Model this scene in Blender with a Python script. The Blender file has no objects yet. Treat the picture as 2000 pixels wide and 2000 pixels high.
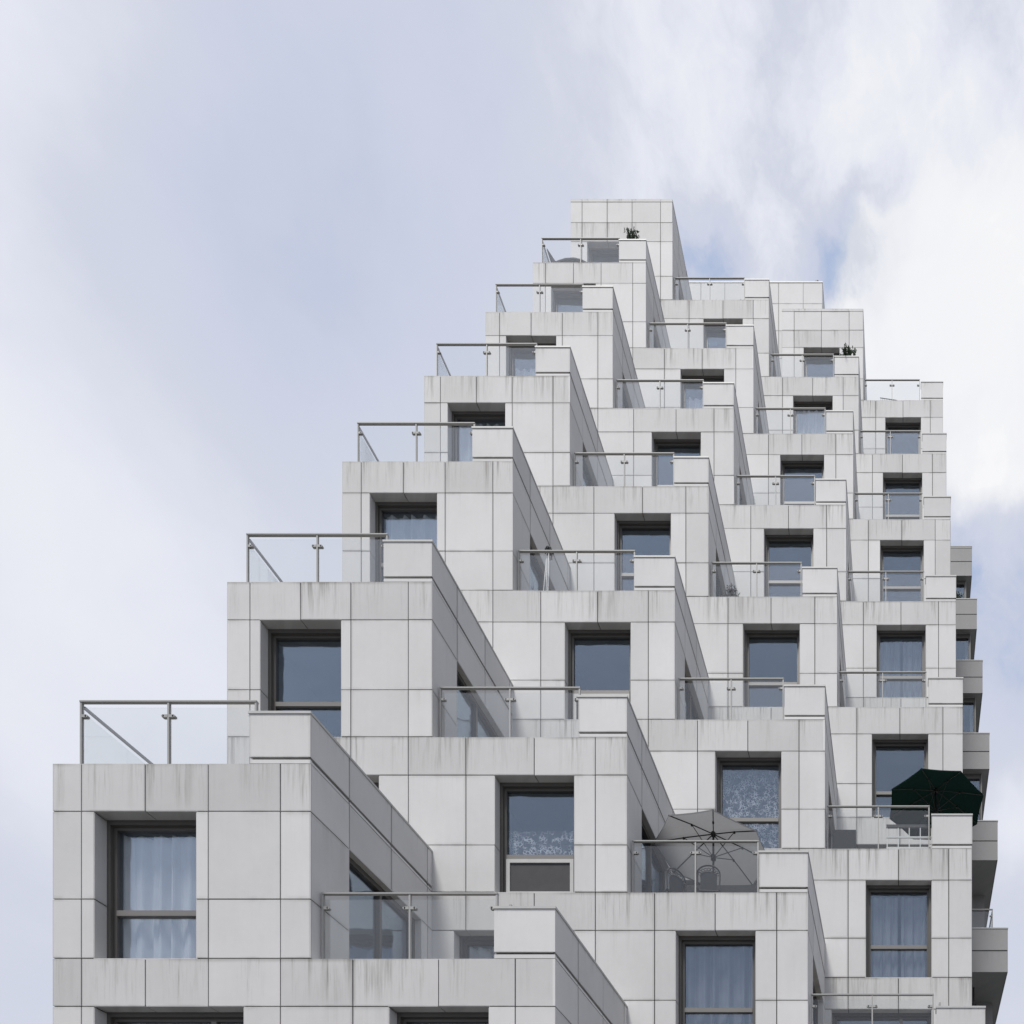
import bpy, math, random
from mathutils import Vector
random.seed(7)
SC = bpy.context.scene
COL = SC.collection
R = math.radians

# ------------------------------------------------------------------ camera (level shift lens)
FPX, PX, PY = 1490.2, 1774.25, 2726.6          # focal length and principal point in 2000 px units
cam_d = bpy.data.cameras.new('camera')
cam = bpy.data.objects.new('camera', cam_d); COL.objects.link(cam)
cam.location = (0, 0, 0); cam.rotation_euler = (R(90), 0, 0)
cam_d.sensor_width = 36; cam_d.sensor_fit = 'HORIZONTAL'
cam_d.lens = 36 * FPX / 2000
cam_d.shift_x = (1000 - PX) / 2000
cam_d.shift_y = (PY - 1000) / 2000
cam_d.clip_start = 0.05; cam_d.clip_end = 3000
SC.camera = cam

# ------------------------------------------------------------------ node helper
class NT:
    def __init__(self, tree):
        self.t = tree; self.n = tree.nodes; self.l = tree.links
        self.n.clear()
    def add(self, typ, **kw):
        nd = self.n.new(typ)
        for k, v in kw.items():
            if k.startswith('i_'):
                key = k[2:]
                key = int(key) if key.isdigit() else key.replace('_', ' ')
                s = nd.inputs[key]
                if hasattr(v, 'is_output') or isinstance(v, bpy.types.NodeSocket): self.l.new(v, s)
                else: s.default_value = v
            else: setattr(nd, k, v)
        return nd
    def math(self, op, a, b=None, c=None, clamp=False):
        nd = self.n.new('ShaderNodeMath'); nd.operation = op; nd.use_clamp = clamp
        for i, v in enumerate((a, b, c)):
            if v is None: continue
            if isinstance(v, bpy.types.NodeSocket): self.l.new(v, nd.inputs[i])
            else: nd.inputs[i].default_value = v
        return nd.outputs[0]
    def vmath(self, op, a, b=None, out=0):
        nd = self.n.new('ShaderNodeVectorMath'); nd.operation = op
        for i, v in enumerate((a, b)):
            if v is None: continue
            if isinstance(v, bpy.types.NodeSocket): self.l.new(v, nd.inputs[i])
            elif op == 'SCALE' and i == 1: nd.inputs['Scale'].default_value = v
            else: nd.inputs[i].default_value = v
        return nd.outputs[out]
    def scale(self, a, s):
        nd = self.n.new('ShaderNodeVectorMath'); nd.operation = 'SCALE'
        self.l.new(a, nd.inputs[0])
        if isinstance(s, bpy.types.NodeSocket): self.l.new(s, nd.inputs['Scale'])
        else: nd.inputs['Scale'].default_value = s
        return nd.outputs[0]
    def mixc(self, f, a, b, blend='MIX'):
        nd = self.n.new('ShaderNodeMix'); nd.data_type = 'RGBA'; nd.blend_type = blend
        for s, v in ((nd.inputs[0], f), (nd.inputs[6], a), (nd.inputs[7], b)):
            if isinstance(v, bpy.types.NodeSocket): self.l.new(v, s)
            elif isinstance(v, (int, float)): s.default_value = v
            else: s.default_value = (*v, 1) if len(v) == 3 else v
        return nd.outputs[2]
    def noise(self, vec, scale, detail=3, rough=0.5, w=None):
        nd = self.n.new('ShaderNodeTexNoise')
        if vec is not None: self.l.new(vec, nd.inputs['Vector'])
        nd.inputs['Scale'].default_value = scale
        nd.inputs['Detail'].default_value = detail
        nd.inputs['Roughness'].default_value = rough
        return nd
    def ss(self, v, lo, hi, a=0.0, b=1.0):
        nd = self.n.new('ShaderNodeMapRange'); nd.interpolation_type = 'SMOOTHSTEP'
        self.l.new(v, nd.inputs[0])
        for i, x in enumerate((lo, hi, a, b), 1): nd.inputs[i].default_value = x
        return nd.outputs[0]

# ------------------------------------------------------------------ world: hazy sky under broken cloud
def px_dir(x, y):
    return Vector(((x - PX) / FPX, 1.0, (PY - y) / FPX)).normalized()
SUN_DIR = Vector((-0.40, -1.0, 2.25)).normalized()
w = bpy.data.worlds.new('World'); SC.world = w; w.use_nodes = True
N = NT(w.node_tree)
sky = N.add('ShaderNodeTexSky', sky_type='NISHITA', sun_disc=False)
sky.sun_elevation = math.asin(SUN_DIR.z)
sky.sun_rotation = math.atan2(SUN_DIR.x, SUN_DIR.y)
sky.air_density = 1.0; sky.dust_density = 2.0; sky.ozone_density = 1.0
tc = N.add('ShaderNodeTexCoord')
D = N.vmath('NORMALIZE', tc.outputs['Generated'])
wob = N.noise(D, 5.0, 6, 0.55)
wv = N.vmath('SUBTRACT', wob.outputs['Color'], (0.5, 0.5, 0.5))
Dw = N.vmath('ADD', D, N.scale(wv, 0.16))
wob2 = N.noise(D, 17.0, 5, 0.6)
wv2 = N.vmath('SUBTRACT', wob2.outputs['Color'], (0.5, 0.5, 0.5))
Dc = N.vmath('ADD', N.vmath('ADD', D, N.scale(wv, 0.035)), N.scale(wv2, 0.05))
def blob(x, y, r_in, r_out, src=None):
    c = px_dir(x, y)
    dist = N.vmath('DISTANCE', src or Dw, tuple(c), out=1)
    return N.ss(dist, r_in, r_out, 1.0, 0.0)
big = N.noise(Dw, 2.2, 5, 0.5).outputs['Fac']
fine = N.noise(Dw, 9.0, 6, 0.6).outputs['Fac']
b = N.math('ADD', N.math('MULTIPLY', N.math('SUBTRACT', big, 0.5), 0.45), 0.47)
b = N.math('ADD', b, N.math('MULTIPLY', N.math('SUBTRACT', fine, 0.5), 0.28))
SOFT = [  # x, y, r_in, r_out, weight   (cloud masses by direction)
    (1640, 240, 0.02, 0.16, 0.28), (1950, 300, 0.02, 0.18, 0.24), (1860, 760, 0.02, 0.16, 0.10), (1400, 330, 0.0, 0.10, 0.14),
    (-60, 1150, 0.02, 0.26, 0.08), (-90, 480, 0.02, 0.22, 0.38), (620, 1000, 0.02, 0.14, 0.16), (30, 60, 0.0, 0.14, 0.16), (260, 1420, 0.02, 0.2, 0.16),
    (340, 760, 0.02, 0.17, -0.26), (330, 380, 0.02, 0.16, -0.12), (560, 300, 0.03, 0.18, -0.12), (980, 360, 0.02, 0.16, -0.12),
    (1380, 500, 0.0, 0.045, -0.6), (1640, 520, 0.0, 0.042, -0.65), (1715, 450, 0.0, 0.04, -0.6), (1960, 1230, 0.02, 0.15, -0.26), (1975, 1610, 0.0, 0.07, 0.3)]
for x, y, ri, ro, wt in SOFT:
    b = N.math('ADD', b, N.math('MULTIPLY', blob(x, y, ri, ro, Dc if ro < 0.08 else None), wt))
mott_ = N.math('SUBTRACT', N.noise(Dc, 8.0, 6, 0.62).outputs['Fac'], 0.5)
b = N.math('ADD', b, N.math('MULTIPLY', N.math('MULTIPLY', mott_, blob(1750, 400, 0.10, 0.36)), 2.1))
cum = blob(1735, 590, 0.036, 0.05, Dc)
for x, y, a in ((1830, 640, 0.075), (1950, 700, 0.09), (1690, 640, 0.035), (1790, 560, 0.05)):
    cum = N.math('MAXIMUM', cum, blob(x, y, a * 0.7, a, Dc))
cum = N.math('MULTIPLY', cum, N.ss(N.noise(Dc, 11.0, 5, 0.55).outputs['Fac'], 0.3, 0.62, 0.66, 1.0))
ramp = N.add('ShaderNodeValToRGB')
cr = ramp.color_ramp
cr.elements[0].position = 0.0; cr.elements[0].color = (0.49, 0.595, 0.82, 1)
cr.elements[1].position = 1.0; cr.elements[1].color = (0.90, 0.91, 0.945, 1)
for p, c in ((0.22, (0.60, 0.645, 0.79)), (0.48, (0.66, 0.69, 0.80)), (0.72, (0.79, 0.815, 0.90))):
    e = cr.elements.new(p); e.color = (*c, 1)
N.l.new(b, ramp.inputs[0])
cl = N.mixc(cum, ramp.outputs[0], N.scale(N.add('ShaderNodeRGB').outputs[0], 1.0))
rgbn = [n for n in N.n if n.bl_idname == 'ShaderNodeRGB'][-1]; rgbn.outputs[0].default_value = (0.94, 0.943, 0.962, 1)
cover = N.ss(b, -0.05, 0.35, 0.78, 0.97)
cover = N.math('MAXIMUM', cover, cum)
final = N.mixc(cover, sky.outputs[0], N.scale(cl, 10.0))
bg = N.add('ShaderNodeBackground', i_Strength=0.1)
N.l.new(final, bg.inputs[0])
out = N.add('ShaderNodeOutputWorld'); N.l.new(bg.outputs[0], out.inputs[0])

# ------------------------------------------------------------------ sun behind thin cloud
sd = bpy.data.lights.new('sun', 'SUN'); sd.energy = 4.1; sd.angle = R(14); sd.color = (1.0, 0.975, 0.935)
sun = bpy.data.objects.new('sun', sd); COL.objects.link(sun)
sun.rotation_euler = SUN_DIR.to_track_quat('Z', 'Y').to_euler()
sun.location = (-20, -10, 60)

SC.view_settings.view_transform = 'Standard'; SC.view_settings.look = 'None'
SC.view_settings.exposure = 0.0; SC.view_settings.gamma = 1.0
SC.view_settings.use_curve_mapping = False
SC.render.engine = 'CYCLES'
SC.cycles.use_denoising = True
SC.cycles.max_bounces = 8; SC.cycles.diffuse_bounces = 4; SC.cycles.transparent_max_bounces = 16
SC.cycles.caustics_reflective = False; SC.cycles.caustics_refractive = False

# ------------------------------------------------------------------ materials
MAT = {}
def newmat(name):
    m = bpy.data.materials.new(name); m.use_nodes = True
    MAT[name] = m
    return m, NT(m.node_tree)
def finish(n, sh):
    o = n.add('ShaderNodeOutputMaterial'); n.l.new(sh, o.inputs[0])
def plain(name, col, rough=0.6, metal=0.0, var=0.08, scale=6.0, bump=0.0):
    m, n = newmat(name)
    g = n.add('ShaderNodeNewGeometry')
    f = n.noise(g.outputs['Position'], scale, 5, 0.6).outputs['Fac']
    c = n.mixc(f, [v * (1 - var) for v in col], [min(1, v * (1 + var)) for v in col])
    p = n.add('ShaderNodeBsdfPrincipled', i_Roughness=rough, i_Metallic=metal)
    n.l.new(c, p.inputs['Base Color'])
    if bump:
        bn = n.add('ShaderNodeBump', i_Strength=bump, i_Distance=0.01); n.l.new(f, bn.inputs['Height'])
        n.l.new(bn.outputs[0], p.inputs['Normal'])
    finish(n, p.outputs[0]); return m

def panel_mat(name, base, streak, fade_pow, streak_amt):
    m, n = newmat(name)
    g = n.add('ShaderNodeNewGeometry'); pos = g.outputs['Position']
    sx = n.add('ShaderNodeSeparateXYZ'); n.l.new(pos, sx.inputs[0])
    uv = n.add('ShaderNodeUVMap', uv_map='face'); su = n.add('ShaderNodeSeparateXYZ'); n.l.new(uv.outputs[0], su.inputs[0])
    tn = n.add('ShaderNodeUVMap', uv_map='tint'); st = n.add('ShaderNodeSeparateXYZ'); n.l.new(tn.outputs[0], st.inputs[0])
    oi = n.add('ShaderNodeObjectInfo')
    tint = n.math('ADD', n.math('SUBTRACT', st.outputs[0], 0.5), n.math('SUBTRACT', oi.outputs['Random'], 0.5))
    mott = n.noise(pos, 0.55, 4, 0.55).outputs['Fac']
    grain = n.noise(pos, 9.0, 6, 0.65).outputs['Fac']
    v = n.math('ADD', 1.0, n.math('MULTIPLY', tint, 0.13))
    v = n.math('ADD', v, n.math('MULTIPLY', n.math('SUBTRACT', mott, 0.5), 0.26))
    v = n.math('ADD', v, n.math('MULTIPLY', n.math('SUBTRACT', grain, 0.5), 0.07))
    # faint general runs
    run = n.add('ShaderNodeCombineXYZ')
    h = n.math('ADD', sx.outputs[0], n.math('MULTIPLY', sx.outputs[1], 0.83))
    n.l.new(h, run.inputs[0]); n.l.new(n.math('MULTIPLY', sx.outputs[2], 0.045), run.inputs[1])
    n.l.new(n.math('MULTIPLY', sx.outputs[1], 0.21), run.inputs[2])
    r1 = n.noise(run.outputs[0], 9.0, 5, 0.62).outputs['Fac']
    r2 = n.noise(run.outputs[0], 2.1, 3, 0.5).outputs['Fac']
    r3 = n.noise(run.outputs[0], 34.0, 3, 0.6).outputs['Fac']
    v = n.math('ADD', v, n.math('MULTIPLY', n.math('SUBTRACT', r1, 0.5), 0.07))
    base_c = n.mixc(mott, [c * 0.985 for c in base], [base[0] * 1.0, base[1] * 1.0, base[2] * 1.02])
    col = n.scale(base_c, v)
    fade = n.math('POWER', n.math('MAXIMUM', su.outputs[1], 0.0), fade_pow)
    s = n.math('MULTIPLY', n.ss(r1, 0.46, 0.74), n.ss(r2, 0.36, 0.62))
    s = n.math('ADD', s, n.math('MULTIPLY', n.ss(r3, 0.5, 0.75), n.math('MULTIPLY', n.ss(r2, 0.33, 0.6), 0.5)))
    s = n.math('ADD', s, n.math('MULTIPLY', n.ss(n.math('MULTIPLY', su.outputs[1], 1.0), 0.9, 1.0), n.math('MULTIPLY', n.ss(mott, 0.4, 0.62), 0.5)))
    s = n.math('MULTIPLY', n.math('MULTIPLY', s, fade), streak_amt, clamp=True)
    col = n.mixc(s, col, streak)
    # grime gathered along panel edges
    eu = n.math('ABSOLUTE', n.math('SUBTRACT', su.outputs[0], 0.5))
    ev = n.math('ABSOLUTE', n.math('SUBTRACT', su.outputs[1], 0.5))
    edge = n.math('MAXIMUM', n.ss(eu, 0.455, 0.5), n.math('MULTIPLY', n.ss(ev, 0.45, 0.5), 0.8))
    edge = n.math('MULTIPLY', edge, n.math('MULTIPLY', n.ss(r2, 0.38, 0.62), 0.36))
    col = n.mixc(edge, col, streak)
    p = n.add('ShaderNodeBsdfPrincipled', i_Roughness=0.68)
    p.inputs['Specular IOR Level'].default_value = 0.3
    n.l.new(col, p.inputs['Base Color'])
    bn = n.add('ShaderNodeBump', i_Strength=0.12, i_Distance=0.004); n.l.new(grain, bn.inputs['Height'])
    n.l.new(bn.outputs[0], p.inputs['Normal'])
    finish(n, p.outputs[0]); return m
BASE = (0.555, 0.552, 0.541); ST = (0.235, 0.228, 0.212)
panel_mat('panel_clean', BASE, ST, 2.0, 0.22)
panel_mat('panel_band', (0.512, 0.508, 0.497), ST, 0.6, 1.1)
panel_mat('panel_upstand', BASE, ST, 3.0, 0.5)
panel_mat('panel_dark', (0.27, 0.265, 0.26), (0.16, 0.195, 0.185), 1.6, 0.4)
plain('joint_membrane', (0.055, 0.055, 0.055), 0.9)
plain('concrete', (0.40, 0.40, 0.40), 0.85, var=0.12, bump=0.2)
plain('coping_metal', (0.42, 0.42, 0.41), 0.5, 0.0, var=0.15)
plain('bronze', (0.085, 0.08, 0.074), 0.42, 0.0, var=0.15, scale=3)
plain('bronze_light', (0.17, 0.162, 0.153), 0.42, 0.0, var=0.1, scale=3)
plain('steel', (0.30, 0.30, 0.295), 0.62, 0.1, var=0.06, scale=14)
plain('room', (0.20, 0.20, 0.205), 0.9, var=0.25, scale=1.3)
plain('terrace_tile', (0.32, 0.31, 0.29), 0.85, bump=0.2)
plain('paving', (0.15, 0.15, 0.148), 0.9, var=0.25, scale=8, bump=0.3)
plain('dark_metal', (0.03, 0.03, 0.032), 0.45, 0.2)
def canvas(name, col, tr):
    m, n = newmat(name)
    g = n.add('ShaderNodeNewGeometry'); f = n.noise(g.outputs['Position'], 18, 4, 0.6).outputs['Fac']
    c = n.mixc(f, [v * .92 for v in col], [v * 1.08 for v in col])
    d = n.add('ShaderNodeBsdfDiffuse'); n.l.new(c, d.inputs[0])
    t = n.add('ShaderNodeBsdfTranslucent'); n.l.new(c, t.inputs[0])
    mx = n.add('ShaderNodeMixShader', i_0=tr); n.l.new(d.outputs[0], mx.inputs[1]); n.l.new(t.outputs[0], mx.inputs[2])
    finish(n, mx.outputs[0])
canvas('grey_canvas', (0.27, 0.272, 0.278), 0.42)
canvas('green_canvas', (0.008, 0.021, 0.017), 0.15)
plain('dark_cloth', (0.04, 0.041, 0.045), 0.95, var=0.15, scale=12)
plain('white_plastic', (0.75, 0.75, 0.74), 0.45)
plain('terracotta', (0.28, 0.15, 0.09), 0.85, var=0.2)
plain('leaf_dark', (0.05, 0.075, 0.04), 0.6, var=0.4, scale=14)
plain('leaf_grey', (0.10, 0.095, 0.08), 0.8, var=0.4, scale=14)
plain('screen_mesh', (0.045, 0.045, 0.048), 0.8, var=0.3, scale=5)
plain('pvc_white', (0.66, 0.66, 0.65), 0.5)

def glass_mat(name, trans, refl_tint, f0, fmax, rough=0.0, wob=0.0):
    m, n = newmat(name)
    lw = n.add('ShaderNodeLayerWeight', i_Blend=0.5)
    fac = n.ss(lw.outputs['Facing'], 0.1, 1.0, f0, fmax)
    t = n.add('ShaderNodeBsdfTransparent'); t.inputs[0].default_value = (*trans, 1)
    g = n.add('ShaderNodeBsdfGlossy', i_Roughness=rough); g.inputs[0].default_value = (*refl_tint, 1)
    if wob:
        ge = n.add('ShaderNodeNewGeometry')
        nz = n.noise(ge.outputs['Position'], 0.9, 2, 0.5).outputs['Fac']
        bn = n.add('ShaderNodeBump', i_Strength=wob, i_Distance=0.05); n.l.new(nz, bn.inputs['Height'])
        n.l.new(bn.outputs[0], g.inputs['Normal'])
    mx = n.add('ShaderNodeMixShader'); n.l.new(fac, mx.inputs[0]); n.l.new(t.outputs[0], mx.inputs[1]); n.l.new(g.outputs[0], mx.inputs[2])
    finish(n, mx.outputs[0]); return m
glass_mat('window_glass', (0.92, 0.935, 0.95), (0.70, 0.84, 1.0), 0.115, 0.44, 0.0, 0.45)
glass_mat('rail_glass', (0.962, 0.970, 0.966), (0.98, 0.99, 1.0), 0.035, 0.30, 0.0)

def curtain_mat(name, lace, opac, col=(0.78, 0.79, 0.81)):
    m, n = newmat(name)
    g = n.add('ShaderNodeNewGeometry')
    uv = n.add('ShaderNodeUVMap', uv_map='face'); su = n.add('ShaderNodeSeparateXYZ'); n.l.new(uv.outputs[0], su.inputs[0])
    d = n.add('ShaderNodeBsdfDiffuse'); d.inputs[0].default_value = (*col, 1)
    tr = n.add('ShaderNodeBsdfTranslucent'); tr.inputs[0].default_value = (*col, 1)
    m1 = n.add('ShaderNodeMixShader', i_0=0.12); n.l.new(d.outputs[0], m1.inputs[1]); n.l.new(tr.outputs[0], m1.inputs[2])
    t = n.add('ShaderNodeBsdfTransparent')
    mx = n.add('ShaderNodeMixShader')
    if lace:
        vo = n.add('ShaderNodeTexVoronoi', feature='DISTANCE_TO_EDGE', i_Scale=18.0); n.l.new(g.outputs['Position'], vo.inputs['Vector'])
        a = n.ss(vo.outputs['Distance'], 0.03, 0.2, 1.0, 0.0)
        nz = n.noise(g.outputs['Position'], 7.0, 3, 0.6).outputs['Fac']
        a = n.math('MULTIPLY', a, n.ss(nz, 0.4, 0.58))
        a = n.math('MULTIPLY', a, n.ss(su.outputs[1], 1.0, 0.7, 0.35, 1.0))
        a = n.math('ADD', n.math('MULTIPLY', a, 0.85), opac, clamp=True)
        n.l.new(a, mx.inputs[0])
    else:
        nz = n.noise(g.outputs['Position'], 3.0, 2, 0.5).outputs['Fac']
        n.l.new(n.math('ADD', opac, n.math('MULTIPLY', n.math('SUBTRACT', nz, 0.5), 0.3), clamp=True), mx.inputs[0])
    n.l.new(t.outputs[0], mx.inputs[1]); n.l.new(m1.outputs[0], mx.inputs[2])
    finish(n, mx.outputs[0]); return m
curtain_mat('curtain_sheer', False, 0.9, (0.9, 0.9, 0.9))
curtain_mat('curtain_grey', False, 0.6, (0.46, 0.48, 0.52))
curtain_mat('curtain_lace', True, 0.08, (0.92, 0.92, 0.92))

# ------------------------------------------------------------------ mesh builder
class MB:
    """Collects boxes / prisms / tubes, then links them as one mesh object."""
    def __init__(s): s.v = []; s.f = []; s.uv = []; s.ti = []
    def quad(s, a, b_, c, d, t=0.5, uv=((0, 0), (1, 0), (1, 1), (0, 1))):
        i = len(s.v); s.v += [tuple(a), tuple(b_), tuple(c), tuple(d)]; s.f.append((i, i + 1, i + 2, i + 3))
        s.uv.append(uv); s.ti.append(t)
    def box(s, x0, x1, y0, y1, z0, z1, t=0.5):
        if x1 < x0: x0, x1 = x1, x0
        if y1 < y0: y0, y1 = y1, y0
        if z1 < z0: z0, z1 = z1, z0
        i = len(s.v)
        s.v += [(x0, y0, z0), (x1, y0, z0), (x1, y1, z0), (x0, y1, z0), (x0, y0, z1), (x1, y0, z1), (x1, y1, z1), (x0, y1, z1)]
        sq = ((0, 0), (1, 0), (1, 1), (0, 1))
        for fa in ((0, 1, 5, 4), (1, 2, 6, 5), (2, 3, 7, 6), (3, 0, 4, 7)):
            s.f.append(tuple(i + k for k in fa)); s.uv.append(sq); s.ti.append(t)
        for fa, vv in (((4, 5, 6, 7), 1), ((3, 2, 1, 0), 0)):
            s.f.append(tuple(i + k for k in fa)); s.uv.append(((0, vv), (1, vv), (1, vv), (0, vv))); s.ti.append(t)
        return s
    def tube(s, pts, r, n=8, cap=True):
        pts = [Vector(p) for p in pts]; rs = r if isinstance(r, (list, tuple)) else [r] * len(pts)
        rings = []
        for k, p in enumerate(pts):
            d = (pts[min(k + 1, len(pts) - 1)] - pts[max(k - 1, 0)]).normalized()
            a = d.orthogonal().normalized() if abs(d.z) < 0.99 else Vector((1, 0, 0))
            if abs(d.z) < 0.99: a = d.cross(Vector((0, 0, 1))).normalized()
            b_ = d.cross(a).normalized()
            i0 = len(s.v)
            for q in range(n):
                an = 2 * math.pi * q / n
                s.v.append(tuple(p + (a * math.cos(an) + b_ * math.sin(an)) * rs[k]))
            rings.append(i0)
        for k in range(len(pts) - 1):
            for q in range(n):
                q2 = (q + 1) % n
                s.f.append((rings[k] + q, rings[k] + q2, rings[k + 1] + q2, rings[k + 1] + q))
                s.uv.append(((0, 0), (1, 0), (1, 1), (0, 1))); s.ti.append(0.5)
        if cap:
            for i0 in (rings[0], rings[-1]):
                s.f.append(tuple(i0 + q for q in range(n))); s.uv.append(tuple((0.5, 0.5) for _ in range(n))); s.ti.append(0.5)
        return s
    def mesh(s, name, mat, smooth=False):
        me = bpy.data.meshes.new(name); me.from_pydata(s.v, [], s.f); me.update()
        u = me.uv_layers.new(name='face'); t = me.uv_layers.new(name='tint')
        k = 0
        for fi, f in enumerate(s.f):
            for j in range(len(f)):
                u.data[k].uv = s.uv[fi][j]; t.data[k].uv = (s.ti[fi], 0); k += 1
        me.materials.append(MAT[mat])
        if smooth:
            for p in me.polygons: p.use_smooth = True
        return me
    def build(s, name, mat, parent=None, smooth=False, loc=None):
        return link(name, s.mesh(name, mat, smooth), parent, loc)
def link(name, me, parent=None, loc=None):
    o = bpy.data.objects.new(name, me); COL.objects.link(o)
    if parent: o.parent = parent
    if loc: o.location = loc
    return o
def tag(o, label, cat, group=None):
    o['label'] = label; o['category'] = cat
    if group: o['group'] = group
    return o
def empty(name, loc=(0, 0, 0), rz=0):
    o = bpy.data.objects.new(name, None); COL.objects.link(o); o.location = loc; o.rotation_euler[2] = rz
    o.empty_display_size = 0.3
    return o

# ------------------------------------------------------------------ ground (well below the frame)
GZ = -1.6
g = MB(); g.quad((-900, -900, GZ), (900, -900, GZ), (900, 900, GZ), (-900, 900, GZ))
go = g.build('ground', 'paving'); go['kind'] = 'structure'

# ------------------------------------------------------------------ lattice of the stepped building
D1, DS, S, H0 = 11.738, 3.0, 3.0, 9.735
XE = [-13.171, -9.199, -5.434, -1.942, 1.482]         # column edges: 0|1|2|3|4
def yk(k): return D1 + DS * (k - 1)
def H(c, k): return H0 + 6 * (k - 1) - 3 * (c - 1)
BAND, ROW2 = 0.74, 2.09                                # rows of one storey, measured down from its top
GAP = 0.018; PT = 0.04                                 # joint width, panel thickness
JO = {1: [.45, 1.43, 2.40, 3.51], 2: [.65, 1.97, 3.15], 3: [.53, 1.70, 2.89], 4: [.54, 1.71, 2.88]}
WIN = {1: (.65, 2.21), 2: (1.21, 2.74), 3: (.94, 2.48), 4: (.95, 2.48)}
WINW = {1: (.65, 2.94), 2: (.42, 2.74), 3: (.15, 2.48), 4: (.15, 2.48)}
UPW, UPH, UPT = 0.94, 0.797, 0.22                      # upstand width, height, thickness
SJ = [0.82, 1.84, 2.86]                                # joints of the side walls, in depth
SWIN = (0.82, 2.67)
ROOF = {(1, 7): 0.91, (3, 8): 0.91}
KR = {1: (1, 7), 2: (1, 7), 3: (1, 8), 4: (2, 8)}
def kback(c, k):                                       # depth at which the block behind starts
    if (c, k) in ((2, 7),): return yk(9)
    return yk(k + 1)

bld = empty('apartment_building', (-6, D1 + 3, GZ))
tag(bld, 'stepped apartment block clad in pale grey panels, each storey set back behind a glass-railed terrace', 'building')
BINV = Vector(bld.location) * -1
def kid(o, parent=bld):                                # children keep world coordinates
    o.parent = parent
    if parent is bld: o.location = Vector(o.location) + BINV
    return o

PANELS = []   # (x0,x1,y0,y1,z0,z1,mat,visible size)
def vis_front(c, k, z0, z1, x0, x1):
    zmin = H(c, k - 1) * yk(k) / yk(k - 1) if k > KR[c][0] else -1e9
    a = max(z0, zmin); a = max(a, (PY - 2000) / FPX * yk(k))
    s_ = FPX / yk(k)
    return max(0, z1 - a) * (x1 - x0) * s_ * s_
def add_panel(x0, x1, y0, y1, z0, z1, mat, score): PANELS.append((x0, x1, y0, y1, z0, z1, mat, score))
def front_panel(x0, x1, k, z0, z1, mat, c, y=None):
    y = yk(k) if y is None else y
    j = random.uniform(-.0025, .0025); h = GAP / 2
    add_panel(x0 + h, x1 - h, y + j, y + PT, z0 + h, z1 - h, mat, vis_front(c, k, z0, z1, x0, x1))
def side_panel(x, y0, y1, z0, z1, mat, c, k):
    j = random.uniform(-.0025, .0025); h = GAP / 2
    s0, s1 = FPX / y0, FPX / y1
    score = abs(x) * abs(s0 - s1) * (z1 - z0) * s1
    add_panel(x - PT, x + j, y0 + h, y1 - h, z0 + h, z1 - h, mat, score)

CURT = {(1, 1, 0): 'sheer', (1, 3, 0): 'sheer', (1, 4, 0): 'sheer', (1, 5, 0): 'sheer_low', (1, 6, 0): 'sheer_low', (1, 1, 1): 'grey', (1, 7, 0): 'sheer_low',
        (2, 1, 0): 'grey', (2, 2, 0): 'lace_low', (3, 2, 0): 'grey', (3, 3, 0): 'lace', (4, 3, 0): 'grey_gap', (4, 5, 0): 'grey_gap',
        (3, 7, 0): 'sheer', (2, 6, 0): 'sheer_low', (3, 6, 0): 'none', (3, 5, 0): 'none', (2, 5, 0): 'none'}

def curtain(x0, x1, y, z0, z1, mat, seed, parent, amp=0.05, wl=0.26):
    rr = random.Random(seed); m = MB(); n = max(8, int((x1 - x0) / 0.02)); ph = rr.uniform(0, 6); P = []
    for i in range(n + 1):
        u = i / n; x = x0 + (x1 - x0) * u
        q = x / wl * 2 * math.pi
        yy = y + amp * math.sin(q + ph + 0.9 * math.sin(q * 0.37 + ph)) + amp * 0.5 * math.sin(q * 1.7 + 2 * ph)
        P.append((x, yy, u))
    for (xa, ya, ua), (xb, yb, ub) in zip(P, P[1:]):
        m.quad((xa, ya * 1 , z0), (xb, yb, z0), (xb, yb - 0.25 * (yb - y), z1), (xa, ya - 0.25 * (ya - y), z1), uv=((ua, 0), (ub, 0), (ub, 1), (ua, 1)))
    o = m.build('curtain', mat, parent, smooth=True)
    return o

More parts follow.
